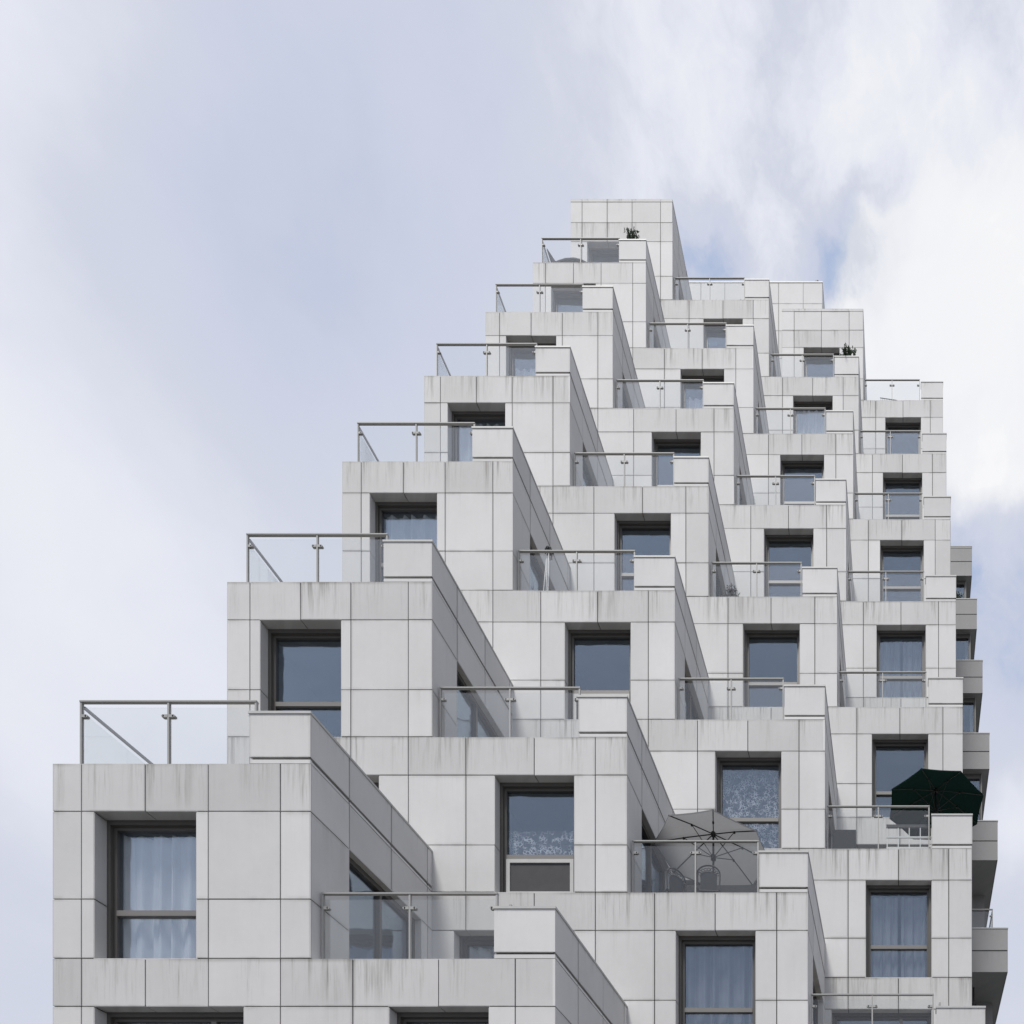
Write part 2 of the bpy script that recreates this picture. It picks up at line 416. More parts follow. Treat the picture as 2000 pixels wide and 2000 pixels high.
def front_window(k, x0, x1, z0, z1, joints, c, j, y=None):
    """Recessed window: clad reveal, bronze frame and sashes, transom, two panes, room, curtain."""
    yf = yk(k) if y is None else y
    RD = 0.18; fo = 0.055; yfr = yf + RD; fd = 0.13; yg = yfr + 0.09
    fr = MB()
    # outer frame
    fr.box(x0, x0 + fo, yfr, yfr + fd, z0, z1); fr.box(x1 - fo, x1, yfr, yfr + fd, z0, z1)
    fr.box(x0 + fo, x1 - fo, yfr, yfr + fd, z1 - fo * 1.3, z1); fr.box(x0 + fo, x1 - fo, yfr, yfr + fd, z0, z0 + fo)
    a0, a1, b0, b1 = x0 + fo, x1 - fo, z0 + fo, z1 - fo * 1.3
    # stepped inner sash
    si = 0.05; ys = yfr + 0.055
    fr.box(a0, a0 + si, ys, yfr + fd, b0, b1); fr.box(a1 - si, a1, ys, yfr + fd, b0, b1)
    fr.box(a0 + si, a1 - si, ys, yfr + fd, b1 - si, b1); fr.box(a0 + si, a1 - si, ys, yfr + fd, b0, b0 + si * 0.6)
    wn = kid(fr.build('window', 'bronze'))
    if j == 0 and c == 1 and k == 2: pass
    # reveal lining with a joint under each band joint
    rv = MB(); rt = 0.02; h = GAP / 2
    zr = z1 - (ROW2 - BAND)
    for za, zb in ((z0, zr - h), (zr + h, z1 - rt)):
        rv.box(x0 - rt, x0, yf + 0.004, yfr + 0.05, za, zb); rv.box(x1, x1 + rt, yf + 0.004, yfr + 0.05, za, zb)
    ed = [x0] + [q for q in joints if x0 + .1 < q < x1 - .1] + [x1]
    for xa, xb in zip(ed, ed[1:]):
        rv.box(xa + (h if xa > x0 else -rt), xb - (h if xb < x1 else -rt), yf + 0.004, yfr + 0.05, z1, z1 + rt)
    rv.box(x0 - rt, x1 + rt, yf + 0.004, yfr + 0.05, z0 - rt, z0)
    rv.build('reveal', 'panel_clean', wn)
    # transom and panes
    zt = z1 - 1.42
    gi0, gi1 = a0 + si, a1 - si
    wide = (x1 - x0) > 2.0
    split = x0 + 1.62 if wide else None
    tb = MB().box(gi0, gi1, ys - 0.01, yfr + fd - 0.01, zt - 0.045, zt + 0.04); tb.build('transom', 'bronze_light', wn)
    if wide: MB().box(split - .04, split + .04, ys, yfr + fd - 0.012, b0 + si * .6, b1 - si).build('mullion', 'bronze_light', wn)
    spans = [(gi0, gi1)] if not wide else [(gi0, split - .04), (split + .04, gi1)]
    for xa, xb in spans:
        MB().box(xa, xb, yg, yg + 0.008, zt + 0.04, b1 - si).build('pane', 'window_glass', wn)
        if not (c == 2 and k == 2 and j == 0):
            MB().box(xa, xb, yg, yg + 0.008, b0 + si * 0.6, zt - 0.045).build('pane', 'window_glass', wn)
    if c == 2 and k in (2, 3) and j == 0:
        # tilted-in lower light with a pale frame and insect screen
        q = MB(); za, zb, t_ = b0 + .03, zt - 0.05, 0.07
        yq = ys - 0.02
        q.box(gi0, gi0 + t_, yq, yq + .05, za, zb); q.box(gi1 - t_, gi1, yq, yq + .05, za, zb)
        q.box(gi0 + t_, gi1 - t_, yq, yq + .05, za, za + t_); q.box(gi0 + t_, gi1 - t_, yq, yq + .05, zb - t_, zb)
        sc_ = q.build('screen_frame', 'coping_metal', wn); sc_['label'] = 'pale screen frame in the lower light'
        MB().box(gi0 + t_, gi1 - t_, yq + .02, yq + .026, za + t_, zb - t_).build('insect_screen', 'screen_mesh', wn)
    # room behind
    rm = MB(); e = 0.25; ya, yb = yfr + fd, yfr + fd + 1.7
    X0, X1, Z0, Z1 = x0 - e, x1 + .12, z0 - 0.05, z1 + .1
    rm.quad((X0, yb, Z0), (X1, yb, Z0), (X1, yb, Z1), (X0, yb, Z1)); rm.quad((X0, ya, Z0), (X0, yb, Z0), (X0, yb, Z1), (X0, ya, Z1))
    rm.quad((X1, ya, Z0), (X1, yb, Z0), (X1, yb, Z1), (X1, ya, Z1)); rm.quad((X0, ya, Z0), (X1, ya, Z0), (X1, yb, Z0), (X0, yb, Z0))
    rm.quad((X0, ya, Z1), (X1, ya, Z1), (X1, yb, Z1), (X0, yb, Z1))
    for xa, xb, za, zb in ((X0, x0 + .01, Z0, Z1), (x1 - .01, X1, Z0, Z1), (x0, x1, z1 - .01, Z1), (x0, x1, Z0, z0 + .01)):
        rm.quad((xa, ya + .002, za), (xb, ya + .002, za), (xb, ya + .002, zb), (xa, ya + .002, zb))
    rm.build('room', 'room', wn)
    # curtain
    st = CURT.get((c, k, j), ('none' if j == 0 else random.Random(c * 100 + k * 10 + j).choice(['none', 'sheer', 'none', 'grey'])))
    yc = yfr + fd + 0.075; seed = c * 37 + k * 11 + j
    if st == 'sheer': curtain(gi0 - .05, gi1 + .05, yc, z0, z1 - .12, 'curtain_sheer', seed, wn)
    elif st == 'sheer_low': curtain(gi0 - .05, gi1 + .05, yc, z0, z1 - .55, 'curtain_sheer', seed, wn)
    elif st == 'grey': curtain(gi0 - .05, gi1 + .05, yc, z0, z1 - .1, 'curtain_grey', seed, wn)
    elif st == 'grey_gap':
        mid = (gi0 + gi1) / 2
        curtain(gi0 - .05, mid - .03, yc, z0, z1 - .16, 'curtain_grey', seed, wn, .03, .17); curtain(mid + .05, gi1 + .05, yc, z0, z1 - .16, 'curtain_grey', seed + 1, wn, .03, .17)
    elif st == 'lace': curtain(gi0 - .05, gi1 + .05, yc, z0, z1 - .12, 'curtain_lace', seed, wn, .015, .16)
    elif st == 'lace_low': curtain(gi0 - .05, gi1 + .05, yc, zt - .05, zt + .62, 'curtain_lace', seed, wn, .015, .16)
    return wn

def side_window(c, k, y0, y1, z0, z1):
    """Glazed terrace door in a right-hand side wall."""
    xf = XE[c]; RD = 0.12; fo = 0.06; xr = xf - RD; fd = 0.1; xg = xr - 0.06
    fr = MB()
    fr.box(xr - fd, xr, y0, y0 + fo, z0, z1); fr.box(xr - fd, xr, y1 - fo, y1, z0, z1)
    fr.box(xr - fd, xr, y0 + fo, y1 - fo, z1 - fo * 1.5, z1); fr.box(xr - fd, xr, y0 + fo, y1 - fo, z0, z0 + fo)
    ym = (y0 + y1) / 2
    fr.box(xr - fd + .004, xr - .004, ym - .03, ym + .03, z0 + fo, z1 - fo * 1.5)
    wn = kid(fr.build('window', 'bronze'))
    rv = MB(); rt = .02
    rv.box(xr - .04, xf - .004, y0 - rt, y0, z0, z1); rv.box(xr - .04, xf - .004, y1, y1 + rt, z0, z1)
    rv.box(xr - .04, xf - .004, y0 - rt, y1 + rt, z1, z1 + rt)
    rv.build('reveal', 'panel_clean', wn)
    for ya, yb in ((y0 + fo, ym - .03), (ym + .03, y1 - fo)):
        MB().box(xg - .008, xg, ya, yb, z0 + fo, z1 - fo * 1.5).build('pane', 'window_glass', wn)
    rm = MB(); xa, xb = xr - fd, xr - fd - 0.42; e = .06
    Y0, Y1, Z0, Z1 = y0 - e, y1 + e, z0 - .03, z1 + .05
    rm.quad((xb, Y0, Z0), (xb, Y1, Z0), (xb, Y1, Z1), (xb, Y0, Z1)); rm.quad((xa, Y0, Z0), (xb, Y0, Z0), (xb, Y0, Z1), (xa, Y0, Z1))
    rm.quad((xa, Y1, Z0), (xb, Y1, Z0), (xb, Y1, Z1), (xa, Y1, Z1)); rm.quad((xa, Y0, Z0), (xa, Y1, Z0), (xb, Y1, Z0), (xb, Y0, Z0))
    rm.quad((xa, Y0, Z1), (xa, Y1, Z1), (xb, Y1, Z1), (xb, Y0, Z1))
    rm.build('room', 'room', wn)
    return wn

def wall_with_holes(m, a0, a1, z0, z1, holes, put):
    """Fill the rectangle a0..a1 x z0..z1 except the holes; put(a,b,za,zb) adds one piece."""
    zs = sorted({z0, z1, *[q for h in holes for q in h[2:4] if z0 < q < z1]})
    for za, zb in zip(zs, zs[1:]):
        zc = (za + zb) / 2; cur = a0
        for h in sorted([h for h in holes if h[2] < zc < h[3]]):
            if h[0] > cur: put(cur, min(h[0], a1), za, zb)
            cur = max(cur, h[1])
        if cur < a1: put(cur, a1, za, zb)

NST = {1: 3, 2: 3, 3: 3, 4: 3}
for k in range(1, 9):
    cols = [c for c in (1, 2, 3, 4) if KR[c][0] <= k <= KR[c][1]]
    if not cols: continue
    # ------- storeys of this plane: L storeys below H(1,k)
    for L in range(0, 8):
        ztop = H(1, k) - S * L
        here = [c for c in cols if c - 1 <= L and L - (c - 1) < (3 if k > 1 else 4)]
        if not here: continue
        if ztop < 2.0: continue
        act = [c for c in cols if c - 1 <= L]
        # skip columns whose storey is hidden far behind the block in front
        joints = []
        for c in here: joints += [XE[c - 1] + q for q in JO[c]]
        xl = XE[here[0] - 1] if (here[0] == act[0]) else XE[here[0] - 1] + 0.0
        xr = XE[here[-1]]
        edges = sorted([xl] + joints + [xr])
        # a joint lies on the column edge only at the outer ends
        wins = []
        for c in here:
            j = L - (c - 1)
            wn = (WIN if j == 0 else WINW)[c]
            wins.append((XE[c - 1] + wn[0], XE[c - 1] + wn[1], c, j))
        rows = [(ztop - BAND, ztop, True), (ztop - ROW2, ztop - BAND, False), (ztop - S, ztop - ROW2, False)]
        for za, zb, band in rows:
            for xa, xb in zip(edges, edges[1:]):
                segs = [(xa, xb)]
                if not band:
                    for w0, w1, c, j in wins:
                        ns = []
                        for p, q in segs:
                            if w1 <= p or w0 >= q: ns.append((p, q)); continue
                            if w0 > p: ns.append((p, w0))
                            if w1 < q: ns.append((w1, q))
                        segs = ns
                for p, q in segs:
                    if q - p < 0.03: continue
                    cc = [c for c in here if XE[c - 1] - .01 <= (p + q) / 2 <= XE[c] + .01][0]
                    top = band and (L - (cc - 1) == 0)
                    front_panel(p, q, k, za, zb, 'panel_band' if band else 'panel_clean', cc)
        for w0, w1, c, j in wins:
            front_window(k, w0, w1, ztop - S, ztop - BAND, joints, c, j)

# ------------------------------------------------------------------ structural walls, side walls, upstands, railings
def railing(c, k):
    h = H(c, k); y = yk(k) + 0.20; xa = XE[c - 1] + (0.24 if c == 1 else 0.045); xb = XE[c] - 1.0
    zr = h + 1.13; yb = kback(c, k) - 0.02
    m = MB(); m.box(xa - .015, xb + .015, y - .026, y + .026, zr - .022, zr)
    if c == 1: m.box(xa - .02, xa + .02, y + .03, yb, zr - .085, zr - .05)
    # short return handrail behind the upstand
    xr_ = XE[c] - 0.86
    m.box(xr_ - .02, xr_ + .02, y + .12, yb, h + 1.0, h + 1.035)
    m.box(xr_ - .02, xr_ + .02, y + .12, y + .155, h + .80, h + 1.0)
    ro = kid(m.build('railing', 'steel'))
    xm = (xa + xb) / 2
    for x in (xa, xm, xb):
        MB().box(x - .014, x + .014, y - .019, y + .019, h - .25, zr + .005).build('post', 'steel', ro)
    for p, q in ((xa, xm), (xm, xb)):
        MB().box(p + .022, q - .022, y - .005, y + .005, h - .10, zr - .10).build('glass_panel', 'rail_glass', ro)
    for x, sg in ((xa, (1,)), (xm, (-1, 1)), (xb, (-1,))):
        for s_ in sg:
            for zc in (zr - .24, h + .035):
                q = MB(); a, b_ = sorted((x + s_ * .012, x + s_ * .085))
                q.box(a, b_, y - .022, y + .022, zc - .022, zc + .022)
                q.tube([(x + s_ * .085, y - .022, zc), (x + s_ * .085, y + .022, zc)], .022, 8)
                q.build('clamp', 'steel', ro)
    if c == 1:
        MB().box(xa - .005, xa + .005, y + .05, yb - .05, h - .10, zr - .16).build('glass_panel', 'rail_glass', ro)
        MB().box(xa - .016, xa + .016, (y + yb) / 2 - .022, (y + yb) / 2 + .022, h - .25, zr - .05).build('post', 'steel', ro)
    return ro

def upstand(c, k, yb):
    h = H(c, k); y0 = yk(k); x1 = XE[c]; x0 = x1 - UPW; zb, zt = h + .10, h + UPH - .037
    core = MB()
    core.box(x0 + .01, x1 - PT, y0 + PT, y0 + UPT, zb, zt)
    core.box(x1 - UPT, x1 - PT, y0 + UPT, yb, zb, zt)
    gp = MB(); gp.box(x0 + .012, x1 - .042, y0 + .042, y0 + UPT - .01, h - .015, zb + .004); gp.box(x1 - UPT + .01, x1 - .042, y0 + UPT - .01, yb, h - .015, zb + .004)
    kid(gp.build('shadow_gap', 'joint_membrane'))
    kid(core.build('parapet', 'concrete'))
    cp = MB(); cp.box(x0 - .012, x1 + .012, y0 - .012, y0 + UPT + .012, zt, zt + .037)
    cp.box(x1 - UPT - .012, x1 + .012, y0 + UPT + .012, yb, zt, zt + .037)
    kid(cp.build('coping', 'coping_metal'))
    sc_ = vis_front(c, k, h, h + .7, x0, x1)
    add_panel(x0, x1 - .004, y0, y0 + PT, zb, zt, 'panel_upstand', sc_)
    add_panel(x0, x1 - .006, y0 + .006, y0 + PT, h + .004, h + .062, 'panel_clean', sc_ * .1)
    ed = [0.0] + [q for q in SJ if y0 + q < yb - .05] + [yb - y0]
    if yb - y0 > 4: ed = ed[:-1] + [4.0, 5.1, yb - y0]
    for n_, (a, b_) in enumerate(zip(ed, ed[1:])):
        side_panel(x1, y0 + a + (.001 if n_ == 0 else 0) - (GAP / 2 if n_ == 0 else 0), y0 + b_, zb - GAP / 2, zt + GAP / 2, 'panel_upstand', c, k)
        side_panel(x1 - .006, y0 + a, y0 + b_, h, h + .062, 'panel_clean', c, k)

for c in (1, 2, 3, 4):
    for k in range(KR[c][0], KR[c][1] + 1):
        h = H(c, k); y0 = yk(k); yb = kback(c, k); x0, x1 = XE[c - 1], XE[c]
        if (c, k) in ROOF: yb = yk(9)
        # --- core walls
        m = MB(); holes = []
        for j in range(4 if k == 1 else 3):
            wn = (WIN if j == 0 else WINW)[c]
            if h - S * j < 2.0: continue
            holes.append((x0 + wn[0] - .02, x0 + wn[1] + .02, h - S * (j + 1) - .02, h - S * j - BAND + .02))
        zlow = GZ if k == KR[c][0] else H(c, k - 1) - S - .3
        wall_with_holes(m, x0 + (PT if c == 1 else 0), x1 - PT, zlow, h - .02, holes,
                        lambda a, b_, za, zb: m.box(a, b_, y0 + PT - .01, y0 + .30, za, zb))
        sh = [(y0 + SWIN[0] - .02, y0 + SWIN[1] + .02, h - S, h - BAND + .02)]
        if (c, k) in ((4, k),): sh = []
        wall_with_holes(m, y0 + .30, yb, h - S - .4 if c < 4 else zlow, h - .02, sh,
                        lambda a, b_, za, zb: m.box(x1 - .30, x1 - PT + .01, a, b_, za, zb))
        if c == 1: m.box(x0 + .0, x0 + .30, y0 + .30, yb, zlow, h - .02)
        kid(m.build('wall', 'joint_membrane'))
        fl = MB(); fl.box(x0 + .3, x1 - .3, y0 + .3, yb + .05, h - .35, h - .22)
        kid(fl.build('terrace_floor', 'terrace_tile'))
        # --- left end wall, clad but out of sight from the front
        if c == 1:
            q = MB(); q.box(x0, x0 - .004, y0 + PT + .01, yb, zlow, h - .004); kid(q.build('end_wall', 'panel_clean'))
        if c == 4:
            q = MB(); q.box(x1 - PT + .012, x1, y0 + PT + .02, yb, max(zlow, h - 12), h); kid(q.build('end_wall', 'panel_clean'))
        # --- right-hand side wall cladding of the exposed storey
        if c < 4:
            ed = [0.0] + SJ + ([yb - y0] if yb - y0 < 4 else [4.0, 5.1, yb - y0])
            for n_, (a, b_) in enumerate(zip(ed, ed[1:])):
                for za, zb, band in ((h - BAND, h, True), (h - ROW2, h - BAND, False), (h - S, h - ROW2, False)):
                    aa = a - (GAP / 2 - .001 if n_ == 0 else 0)
                    segs = [(aa, b_)]
                    if not band:
                        ns = []
                        for p, q in segs:
                            if SWIN[1] <= p or SWIN[0] >= q - .01: ns.append((p, q)); continue
                            if SWIN[0] > p + .03: ns.append((p, SWIN[0]))
                            if SWIN[1] < q: ns.append((SWIN[1], q))
                        segs = ns
                    for p, q in segs: side_panel(x1, y0 + p, y0 + q, za, zb, 'panel_clean', c, k)
            side_window(c, k, y0 + SWIN[0], y0 + SWIN[1], h - S, h - BAND)
        # --- roof storeys or terraces
        if (c, k) in ROOF:
            rh = ROOF[(c, k)]
            zr = [h, h + rh - .88 + .85, h + rh - .11 - .0]
            zr = [h, h + .03, h + rh - .11]
            core = MB(); core.box(x0 + PT, x1 - PT, y0 + PT, y0 + .3, h - .02, h + rh - .02); core.box(x1 - .3, x1 - PT, y0 + .3, yb, h - .02, h + rh - .02)
            core.box(x0 + PT, x0 + .3, y0 + .3, yb, h - .02, h + rh - .02)
            kid(core.build('parapet', 'joint_membrane'))
            ex = sorted([x0] + [x0 + q for q in JO[c]] + [x1])
            for a, b_ in zip(ex, ex[1:]):
                front_panel(a, b_, k, h, h + rh - .11, 'panel_clean', c)
                add_panel(a + .004, b_ - .004, y0 - .006, y0 + PT, h + rh - .11 + .004, h + rh, 'panel_band', 50)
            ed = [0.0, .82, 1.84, 2.86, 4.0, 5.1, yb - y0]
            ed = [q for q in ed if q <= yb - y0]
            if ed[-1] < yb - y0 - .05: ed.append(yb - y0)
            for a, b_ in zip(ed, ed[1:]):
                side_panel(x1, y0 + a, y0 + b_, h, h + rh - .11, 'panel_clean', c, k)
                side_panel(x1 + .006, y0 + a, y0 + b_, h + rh - .11, h + rh, 'panel_band', c, k)
            fl = MB(); fl.box(x0 + .3, x1 - .3, y0 + .3, yb, h + .3, h + .4); kid(fl.build('roof_deck', 'terrace_tile'))
        else:
            upstand(c, k, yb)
            railing(c, k)
            # parapet coping along the railing
            cp = MB(); cp.box(x0 + (.0 if c == 1 else .002), x1 - UPW, y0 + .012, y0 + .30, h - .02, h - .002)
            kid(cp.build('coping', 'coping_metal'))

# ------------------------------------------------------------------ lift housing on the roof, one bay further back
px0, px1, py0, ph = -12.6, -4.03, yk(9), 52.2
m = MB(); m.box(px0 + PT, px1 - PT, py0 + PT, py0 + 5, 42.0, ph - .03); kid(m.build('roof_housing', 'joint_membrane'))
ex = [px0, -10.85, -9.72, -8.6, -7.35, -6.08, -4.93, px1]
for za, zb in ((ph - 1.03, ph - .06), (ph - 2.3, ph - 1.03), (ph - 3.6, ph - 2.3), (ph - 4.9, ph - 3.6), (ph - 6.2, ph - 4.9), (ph - 7.5, ph - 6.2)):
    for a, b_ in zip(ex, ex[1:]):
        add_panel(a + .007, b_ - .007, py0, py0 + PT, za + .007, zb - .007, 'panel_clean', 900 if zb > ph - 2 and a > -10.9 else 20)
    for a, b_ in ((0, 1.2), (1.2, 2.5), (2.5, 3.8), (3.8, 5)):
        add_panel(px1 - PT, px1, py0 + a + .007, py0 + b_ - .007, za + .007, zb - .007, 'panel_clean', 10)
cp = MB(); cp.box(px0 - .01, px1 + .012, py0 - .012, py0 + 5, ph - .055, ph); kid(cp.build('coping', 'coping_metal'))

# ------------------------------------------------------------------ far wing stepping out on the right
WX, WD0, WZ0 = 3.458, 26.55, 16.297
for n_ in range(-1, 6):
    d = WD0 + 3 * n_; zt = WZ0 + 6 * n_; xr = WX; xl = 0.6
    roof = n_ == 5
    hb = 1.54 if not roof else 1.62
    zb = zt - hb
    m = MB(); m.box(xl, xr - PT, d + PT, d + 5.6, zb + .012, zt - .045); kid(m.build('wall', 'joint_membrane'))
    zg = zt - .80 if not roof else zt - .85
    ctop = zt - .037 if not roof else zt - .14
    ex = [xl, 2.2, xr] if n_ < 4 else [xl, 1.9, xr]
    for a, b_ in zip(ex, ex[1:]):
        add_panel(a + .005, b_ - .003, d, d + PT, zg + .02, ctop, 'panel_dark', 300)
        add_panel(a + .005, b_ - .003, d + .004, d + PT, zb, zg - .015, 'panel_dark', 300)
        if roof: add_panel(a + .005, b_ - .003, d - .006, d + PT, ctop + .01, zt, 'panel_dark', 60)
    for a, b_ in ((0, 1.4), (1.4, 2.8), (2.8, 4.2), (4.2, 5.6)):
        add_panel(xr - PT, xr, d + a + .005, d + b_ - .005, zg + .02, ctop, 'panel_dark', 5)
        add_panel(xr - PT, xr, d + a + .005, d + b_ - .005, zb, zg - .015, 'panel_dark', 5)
    cp = MB(); cp.box(xl, xr + .012, d - .012, d + .3, zt - .037, zt); kid(cp.build('coping', 'coping_metal'))
    # soffit lining
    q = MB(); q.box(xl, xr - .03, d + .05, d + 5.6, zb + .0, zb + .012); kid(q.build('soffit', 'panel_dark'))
    # recessed storey below with its corner window
    zl = zb - 4.6; wx = xr - .30
    rec = .22 if n_ not in (0, 1) else 2.1
    yw = d + rec
    w0, w1, za, zc = xl + .2, wx - .03, zb - 2.35, zb - .02
    mm = MB()
    if n_ in (0, 1): w1 = 2.55
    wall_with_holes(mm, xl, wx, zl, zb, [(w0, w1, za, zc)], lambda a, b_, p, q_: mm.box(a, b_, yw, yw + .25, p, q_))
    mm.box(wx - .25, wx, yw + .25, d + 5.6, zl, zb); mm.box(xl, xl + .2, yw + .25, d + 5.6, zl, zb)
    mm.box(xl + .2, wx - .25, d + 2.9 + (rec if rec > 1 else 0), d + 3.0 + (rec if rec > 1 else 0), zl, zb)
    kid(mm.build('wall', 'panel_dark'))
    fr = MB(); f_ = .07
    fr.box(w0, w0 + f_, yw + .02, yw + .15, za, zc); fr.box(w1 - f_, w1, yw + .02, yw + .15, za, zc)
    fr.box(w0 + f_, w1 - f_, yw + .02, yw + .15, zc - .2, zc); fr.box(w0 + f_, w1 - f_, yw + .02, yw + .15, za, za + f_)
    zt2 = zc - 1.62
    fr.box(w0 + f_, w1 - f_, yw + .03, yw + .13, zt2 - .035, zt2 + .035)
    wn = kid(fr.build('window', 'bronze'))
    MB().box(w0 + f_, w1 - f_, yw + .09, yw + .098, zt2 + .035, zc - .2).build('pane', 'window_glass', wn)
    MB().box(w0 + f_, w1 - f_, yw + .09, yw + .098, za + f_, zt2 - .035).build('pane', 'window_glass', wn)
    if n_ in (-1, 0):
        # terrace railing set back behind the upstand
        yr = d + 1.0; zr = zt + 1.28 + (.25 if n_ == -1 else 0); xb = 3.03 + (.12 if n_ == -1 else 0); xa = 0.9
        r_ = MB(); r_.box(xa, xb + .015, yr - .025, yr + .025, zr - .03, zr)
        r_.box(xb - .02, xb + .02, yr + .03, yr + 2.2, zr - .085, zr - .05)
        ro = kid(r_.build('railing', 'steel'))
        for x in (xa + .02, (xa + xb) / 2, xb): MB().box(x - .016, x + .016, yr - .022, yr + .022, zt - .6, zr).build('post', 'steel', ro)
        MB().box((xa + xb) / 2 + .03, xb - .03, yr - .005, yr + .005, zt - .5, zr - .1).build('glass_panel', 'rail_glass', ro)
        MB().box(xb - .005, xb + .005, yr + .05, yr + 2.2, zt - .5, zr - .1).build('glass_panel', 'rail_glass', ro)
        for zc_ in (zr - .25, zr - 1.05): MB().box(xb - .1, xb - .012, yr - .022, yr + .022, zc_ - .022, zc_ + .022).build('clamp', 'steel', ro)
    if n_ in (0,):
        q = MB(); q.tube([(2.35, d + 1.0, zb - .02), (2.35, d + 1.0, zb - .5), (2.33, d + 1.35, zb - 2.2)], .035, 8)
        kid(q.build('drain_pipe', 'dark_metal'))
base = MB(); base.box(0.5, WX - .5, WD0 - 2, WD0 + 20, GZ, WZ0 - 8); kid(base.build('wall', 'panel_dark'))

# ------------------------------------------------------------------ cladding panels: 300 largest singly, the rest as one part
unit = {}
def unit_mesh(mat):
    if mat not in unit: unit[mat] = MB().box(0, 1, 0, 1, 0, 1).mesh('panel', mat)
    return unit[mat]
PANELS.sort(key=lambda p: -p[7])
for p in PANELS[:300]:
    o = link('panel', unit_mesh(p[6])); o.location = (p[0], p[2], p[4]); o.scale = (p[1] - p[0], p[3] - p[2], p[5] - p[4])
    kid(o)
groups = {}
rest = MB(); mats = sorted({p[6] for p in PANELS}); fm = []
for p in PANELS[300:]:
    rest.box(*p[:6], t=random.random()); fm += [mats.index(p[6])] * 6
me = rest.mesh('panel', mats[0])
for q in mats[1:]: me.materials.append(MAT[q])
for pl, i in zip(me.polygons, fm): pl.material_index = i
ro = kid(link('panel', me)); ro['kind'] = 'stuff'

# ------------------------------------------------------------------ things on the terraces
FL = -0.22   # terrace floor below the parapet top
def parasol(name, x, y, zf, zrim, rise, rad, a0, canvas, frame, label):
    t = tag(empty(name, (x, y, zf)), label, 'parasol', None)
    zr, za = zrim - zf, zrim - zf + rise
    V = [(rad * math.cos(R(a0 + 45 * i)), rad * math.sin(R(a0 + 45 * i)), zr) for i in range(8)]
    m = MB(); NS = 5
    for i in range(8):
        A, B = Vector(V[i]), Vector(V[(i + 1) % 8]); T = Vector((0, 0, za))
        def pt(u, v):   # u along rim, v up to apex; edges sag a little
            e = A.lerp(B, u); p = e.lerp(T, v); p.z += rise * .10 * math.sin(math.pi * v) - (1 - v) * .05 * math.sin(math.pi * u) * 0
            inw = math.sin(math.pi * u) * (1 - v) * .018
            p.x *= 1 - inw; p.y *= 1 - inw
            return p
        for a in range(4):
            for b_ in range(NS):
                m.quad(pt(a / 4, b_ / NS), pt((a + 1) / 4, b_ / NS), pt((a + 1) / 4, (b_ + 1) / NS), pt(a / 4, (b_ + 1) / NS))
        # valance lip
        for a in range(4):
            p, q = pt(a / 4, 0), pt((a + 1) / 4, 0)
            m.quad(p, q, (q.x, q.y, q.z - .03), (p.x, p.y, p.z - .03))
    m.build('canopy', canvas, t)
    MB().tube([(0, 0, 0), (0, 0, za + .04)], .022, 10).build('pole', frame, t)
    MB().tube([(0, 0, za - .10), (0, 0, za - .03)], .05, 10).build('top_hub', frame, t)
    zh = zr - .12
    MB().tube([(0, 0, zh - .05), (0, 0, zh + .04)], .055, 10).build('runner_hub', frame, t)
    for i in range(8):
        A = Vector(V[i]); T = Vector((0, 0, za - .06)); mid = A.lerp(T, .5); mid.z += rise * .08 - .03
        e = A.copy(); e.z -= .015
        rb = MB().tube([T, mid, e], .011, 6).build('rib', frame, t)
        MB().tube([(0, 0, zh), tuple(mid)], .008, 6).build('strut', frame, rb)
        MB().tube([tuple(mid + Vector((0, 0, -.03))), tuple(mid + Vector((0, 0, .005)))], .022, 6).build('joint', frame, rb)
    MB().tube([(0, 0, 0), (0, 0, .09)], [.26, .22], 14).build('base', frame, t)
    return t
parasol('parasol', -4.18, 16.35, H(3, 2) + FL, 11.66, .44, 1.22, -121, 'grey_canvas', 'dark_metal', 'open grey canvas parasol over the terrace with lace-back chairs')
parasol('parasol', .68, 19.05, H(4, 3) + FL, 14.72, .46, 1.22, -108, 'green_canvas', 'dark_metal', 'open dark green parasol overhanging the edge of a terrace')

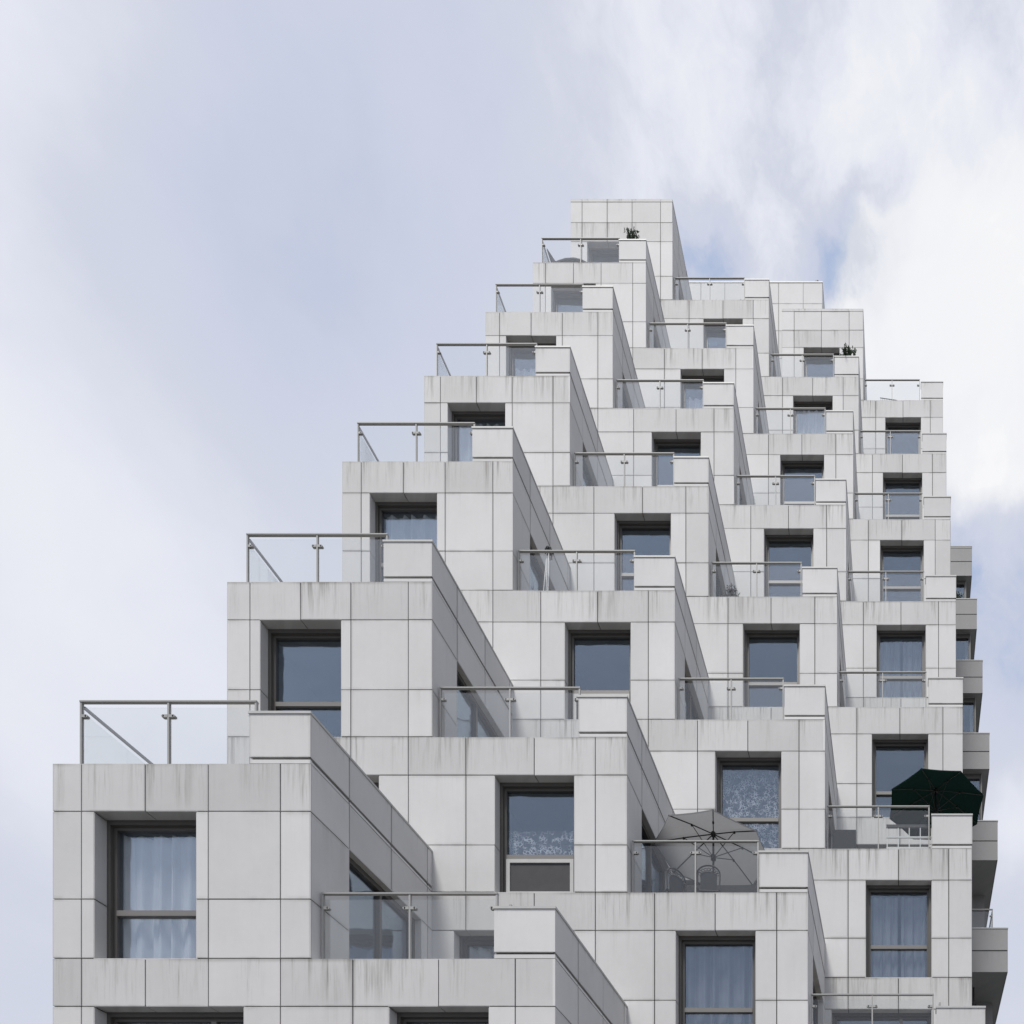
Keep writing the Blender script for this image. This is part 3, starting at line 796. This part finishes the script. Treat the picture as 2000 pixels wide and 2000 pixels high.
def lace_chair(x, y, z, rz, label, w_=.44):
    t = tag(empty('garden_chair', (x, y, z), rz), label, 'chair', 'lace-back chairs on the terrace')
    for sx in (-1, 1):
        for sy in (-1, 1):
            MB().tube([(sx * w_ * .45, sy * .2, .42), (sx * w_ * .5, sy * .24, 0)], .014, 6).build('leg', 'dark_metal', t)
    MB().box(-w_ / 2, w_ / 2, -.22, .22, .41, .44).build('seat', 'dark_metal', t)
    f = MB(); arc = []
    for i in range(13):
        a = math.pi * i / 12
        arc.append((-w_ / 2 * math.cos(a), -.22, .74 + .17 * math.sin(a)))
    pts = [(-w_ / 2 * .94, -.22, .43)] + arc + [(w_ / 2 * .94, -.22, .43)]
    f.tube(pts, .016, 6)
    bk = f.build('back_frame', 'dark_metal', t)
    lc = MB()
    for i in range(9):          # scrolls of the lace panel
        a = math.pi * (i + .5) / 9; cx, cz = -w_ * .40 * math.cos(a), .72 + .11 * math.sin(a)
        ring = [(cx + .03 * math.cos(q), -.22, cz + .03 * math.sin(q)) for q in [2 * math.pi * z_ / 8 for z_ in range(9)]]
        lc.tube(ring, .007, 5, cap=False)
    inner = [(-w_ * .36 * math.cos(math.pi * i / 10), -.22, .67 + .11 * math.sin(math.pi * i / 10)) for i in range(11)]
    lc.tube(inner, .009, 5); lc.build('lace', 'dark_metal', t)
    pn = MB()
    for i in range(10):
        (xa, _, za), (xb, _, zb) = inner[i], inner[i + 1]
        pn.quad((xa, -.222, .44), (xb, -.222, .44), (xb, -.222, zb), (xa, -.222, za)); pn.quad((xb, -.214, .44), (xa, -.214, .44), (xa, -.214, za), (xb, -.214, zb))
    pn.build('back_panel', 'dark_cloth', t)
    return t
zt_ = H(3, 2) + FL
lace_chair(-3.94, 15.21, zt_, R(4), 'dark lace-back garden chair standing in front of the dark table')
lace_chair(-4.76, 15.26, zt_, R(48), 'dark lace-back garden chair turned sideways beside the terrace side wall', .42)
t = tag(empty('terrace_table', (-3.72, 15.90, zt_)), 'long dark covered table under the grey parasol', 'table')
MB().box(-.78, .78, -.42, .42, .80, .85).build('table_top', 'dark_cloth', t)
cl_ = MB()
for i in range(40):
    def pp(u):
        per = [(-.79, -.43), (.79, -.43), (.79, .43), (-.79, .43)]
        s_ = u * 4; e = int(s_) % 4; f_ = s_ - int(s_); a, b_ = per[e], per[(e + 1) % 4]
        return a[0] + (b_[0] - a[0]) * f_, a[1] + (b_[1] - a[1]) * f_
    a, b_ = pp(i / 40), pp(((i + 1) % 40) / 40 if i < 39 else 0.0)
    wob_ = .02 * (1 if i % 2 else -1)
    cl_.quad((a[0] * (1 + wob_), a[1] * (1 + wob_), .1), (b_[0] * (1 - wob_), b_[1] * (1 - wob_), .1), (b_[0], b_[1], .81), (a[0], a[1], .81))
cl_.build('cloth', 'dark_cloth', t)
for sx in (-1, 1):
    for sy in (-1, 1): MB().box(sx * .7 - .025, sx * .7 + .025, sy * .36 - .025, sy * .36 + .025, 0, .80).build('leg', 'dark_metal', t)

# green-parasol terrace: slatted metal bench, low dark planter trough
z4 = H(4, 3) + FL
t = tag(empty('metal_bench', (.02, 18.02, z4)), 'pale metal-barred bench under the dark green parasol', 'bench')
MB().box(-.54, .54, -.02, .02, .90, .97).build('top_rail', 'dark_metal', t)
MB().box(-.54, .54, -.018, .018, .66, .69).build('mid_rail', 'pvc_white', t)
for i in range(5): MB().box(-.52 + i * .26 - .012, -.52 + i * .26 + .012, -.012, .012, .40, .90).build('bar', 'pvc_white', t)
MB().box(-.54, .54, -.02, .42, .40, .44).build('seat', 'pvc_white', t)
for sx in (-.5, .5):
    for sy in (0, .38): MB().box(sx - .02, sx + .02, sy - .02, sy + .02, 0, .40).build('leg', 'pvc_white', t)
t = tag(empty('lounge_chair', (-1.50, 18.04, z4)), 'low dark lounge chair against the side wall of the green parasol terrace', 'chair')
q = MB(); q.box(-.30, .26, -.02, .06, .30, .86); q.build('backrest', 'dark_cloth', t)
MB().box(-.30, .32, .06, .62, .28, .42).build('seat', 'dark_cloth', t)
for sx in (-.26, .26):
    for sy in (0.02, .56): MB().box(sx - .02, sx + .02, sy - .02, sy + .02, 0, .28).build('leg', 'dark_metal', t)

# mop propped head-up at the railing
def mop(x, y, z, lean, label, ht=1.62):
    t = tag(empty('mop', (x, y, z)), label, 'mop')
    MB().tube([(0, 0, 0), (lean, .05, ht)], .014, 8).build('handle', 'white_plastic', t)
    m = MB(); rr = random.Random(5)
    for i in range(26):
        a = rr.uniform(0, 6.28); r_ = rr.uniform(.03, .1); l_ = rr.uniform(.1, .22)
        m.tube([(lean, .05, ht), (lean + r_ * .6 * math.cos(a), .05 + r_ * .6 * math.sin(a), ht + .05), (lean + r_ * math.cos(a), .05 + r_ * math.sin(a), ht - l_ + .06)], .012, 5)
    m.build('head', 'dark_cloth', t)
zz = H(2, 3) + FL
mop(-8.58, 18.12, zz, .02, 'white-handled mop propped head up behind the terrace glass')
t = tag(empty('clothes_prop', (-8.72, 18.16, zz)), 'pair of white poles leaning beside the mop behind the terrace glass', 'poles')
MB().tube([(-.02, 0, 0), (.09, .03, 1.42)], .012, 8).build('pole', 'white_plastic', t)
MB().tube([(.07, .02, 0), (.10, .04, 1.46)], .012, 8).build('pole', 'white_plastic', t)

# plants
def leaf_quads(m, p, d, l, w_, rr):
    d = d.normalized(); s_ = d.cross(Vector((rr.uniform(-1, 1), rr.uniform(-1, 1), rr.uniform(-.4, .4)))).normalized() * w_
    a = p; b_ = p + d * l * .5; e = p + d * l
    m.quad(a, b_ - s_, e, b_ + s_)
def shrub(name, x, y, z, rad, ht, n, mat, label, seed, cat='plant', pot=True, upright=False, leaf=.06):
    rr = random.Random(seed); t = tag(empty(name, (x, y, z)), label, cat)
    ph = .22 if pot else 0
    if pot:
        p = MB().tube([(0, 0, 0), (0, 0, ph * .8), (0, 0, ph)], [rad * .42, rad * .55, rad * .62], 12); p.build('pot', 'terracotta', t)
    st = MB(); lv = MB()
    for i in range(n):
        a = rr.uniform(0, 6.283); q = rr.uniform(.15, 1.0) * rad; hh = ht * rr.uniform(.5, 1.0) * (1.0 if upright else (1.1 - .5 * q / rad))
        p0 = Vector((rr.uniform(-.3, .3) * rad * (.4 if pot else 1.4), rr.uniform(-.25, .25) * rad, ph * .9)); p2 = Vector((q * math.cos(a), q * math.sin(a) * .8, ph + hh))
        p1 = p0.lerp(p2, .5) + Vector((rr.uniform(-.04, .04), rr.uniform(-.04, .04), ht * .12))
        st.tube([p0, p1, p2], [.009, .007, .004], 5)
        for j in range(9):
            u = rr.uniform(.3, 1.0); pp_ = p0.lerp(p1, u * 2) if u < .5 else p1.lerp(p2, u * 2 - 1)
            dd = Vector((rr.uniform(-1, 1), rr.uniform(-1, 1), rr.uniform(-.2, 1.2)))
            leaf_quads(lv, pp_, dd, leaf * rr.uniform(.6, 1.3), leaf * .25, rr)
    st.build('stems', 'leaf_grey' if mat == 'leaf_grey' else 'leaf_dark', t); lv.build('foliage', mat, t)['kind'] = 'stuff'
    return t
shrub('potted_succulent', XE[1] - .49, yk(6) + .11, H(1, 6) + UPH, .32, .44, 26, 'leaf_dark', 'upright dark succulent growing on the parapet corner below the tower top', 3, pot=False, upright=True, leaf=.09)
shrub('parapet_bush', XE[3] - .42, yk(7) + .11, H(3, 7) + UPH, .40, .44, 60, 'leaf_dark', 'dark leafy bush on a parapet corner beside a dark window', 4, pot=False, leaf=.085)
shrub('dry_shrub', -4.90, 21.12, H(3, 4) + FL, .30, .74, 60, 'leaf_grey', 'round dry shrub in a pot behind the terrace glass', 6, leaf=.07)
shrub('parapet_plant', 2.35, WD0 + 12.12, WZ0 + 24, .45, .42, 24, 'leaf_dark', 'small leafy plant on a parapet of the darker far wing', 8, pot=False, leaf=.1)
shrub('weed', 2.05, WD0 + .9, WZ0 + .12, .22, .30, 7, 'leaf_grey', 'wispy weeds in the concrete trough of the far wing', 9, pot=False, leaf=.05)
q = MB(); q.box(.7, 2.95, WD0 + .62, WD0 + .98, WZ0 - .3, WZ0 + .36); kid(q.build('planter_trough', 'concrete'))
shrub('potted_grass', -7.6, 30.3, H(2, 7) + FL, .18, .85, 8, 'leaf_grey', 'thin dry grass in a pot on the topmost glass-railed terrace', 12, leaf=.08)
shrub('potted_herb', -6.66, 30.3, H(2, 7) + FL, .16, .84, 9, 'leaf_grey', 'thin pale-stemmed herb in a pot next to the parapet of the topmost terrace', 13, leaf=.08)

# curved sun lounger on the high left terrace
z6 = H(1, 6) + FL
t = tag(empty('sun_lounger', (-12.2, 27.0, z6)), 'grey curved sun lounger with raised back on the highest left terrace', 'lounger')
P = [(-.60, 1.10), (-.50, .86), (-.36, .60), (-.20, .68), (.05, .76), (.35, .78), (.62, .72), (.85, .60), (1.0, .42)]
m = MB()
for (xa, za), (xb, zb) in zip(P, P[1:]):
    for yy0, yy1 in ((0, .5),):
        m.quad((xa, yy0, za), (xb, yy0, zb), (xb, yy1, zb), (xa, yy1, za)); m.quad((xa, yy1, za - .05), (xb, yy1, zb - .05), (xb, yy0, zb - .05), (xa, yy0, za - .05))
        m.quad((xa, yy0, za - .05), (xb, yy0, zb - .05), (xb, yy0, zb), (xa, yy0, za)); m.quad((xb, yy1, zb - .05), (xa, yy1, za - .05), (xa, yy1, za), (xb, yy1, zb))
m.build('seat', 'dark_cloth', t)
b3 = MB(); b3.quad((-.60, .0, 1.12), (-.34, .0, .55), (-.20, .0, .60), (-.30, .0, .66)); b3.quad((-.60, .5, 1.12), (-.30, .5, .66), (-.20, .5, .60), (-.34, .5, .55)); b3.quad((-.60, 0, 1.12), (-.3, 0, .66), (-.3, .5, .66), (-.6, .5, 1.12))
b3.build('backrest', 'dark_cloth', t)
for sx in (-.36, .9):
    for sy in (.05, .45): MB().tube([(sx, sy, .5 if sx < 0 else .5), (sx, sy, 0)], .02, 6).build('leg', 'dark_metal', t)
# slatted deck chair on the highest right terrace
z8 = H(4, 8) + FL
t = tag(empty('deck_chair', (-.75, 33.1, z8)), 'low slatted deck chair showing above the parapet of the highest right terrace', 'chair')
for i in range(9): MB().tube([(-.46 + i * .075, 0, .3), (-.44 + i * .075, .02, .80 - i * .012)], .009, 5).build('slat', 'dark_metal', t)
MB().tube([(-.48, .01, .80), (.2, .01, .70), (.55, .01, .60)], .014, 6).build('top_rail', 'dark_metal', t)
MB().box(-.5, .6, 0, .5, .27, .31).build('seat', 'dark_metal', t)
for sx in (-.46, .55):
    for sy in (.03, .46): MB().box(sx - .015, sx + .015, sy - .015, sy + .015, 0, .27).build('leg', 'dark_metal', t)
# small vent cap on the lift housing
v_ = MB().tube([(0, 0, 0), (0, 0, .14), (0, 0, .15), (0, 0, .27), (0, 0, .33)], [.06, .06, .12, .12, .03], 12)
vo_ = v_.build('roof_vent', 'dark_metal', loc=(-4.30, py0 + .25, ph)); tag(vo_, 'small dark domed vent standing on the roof housing edge', 'vent')
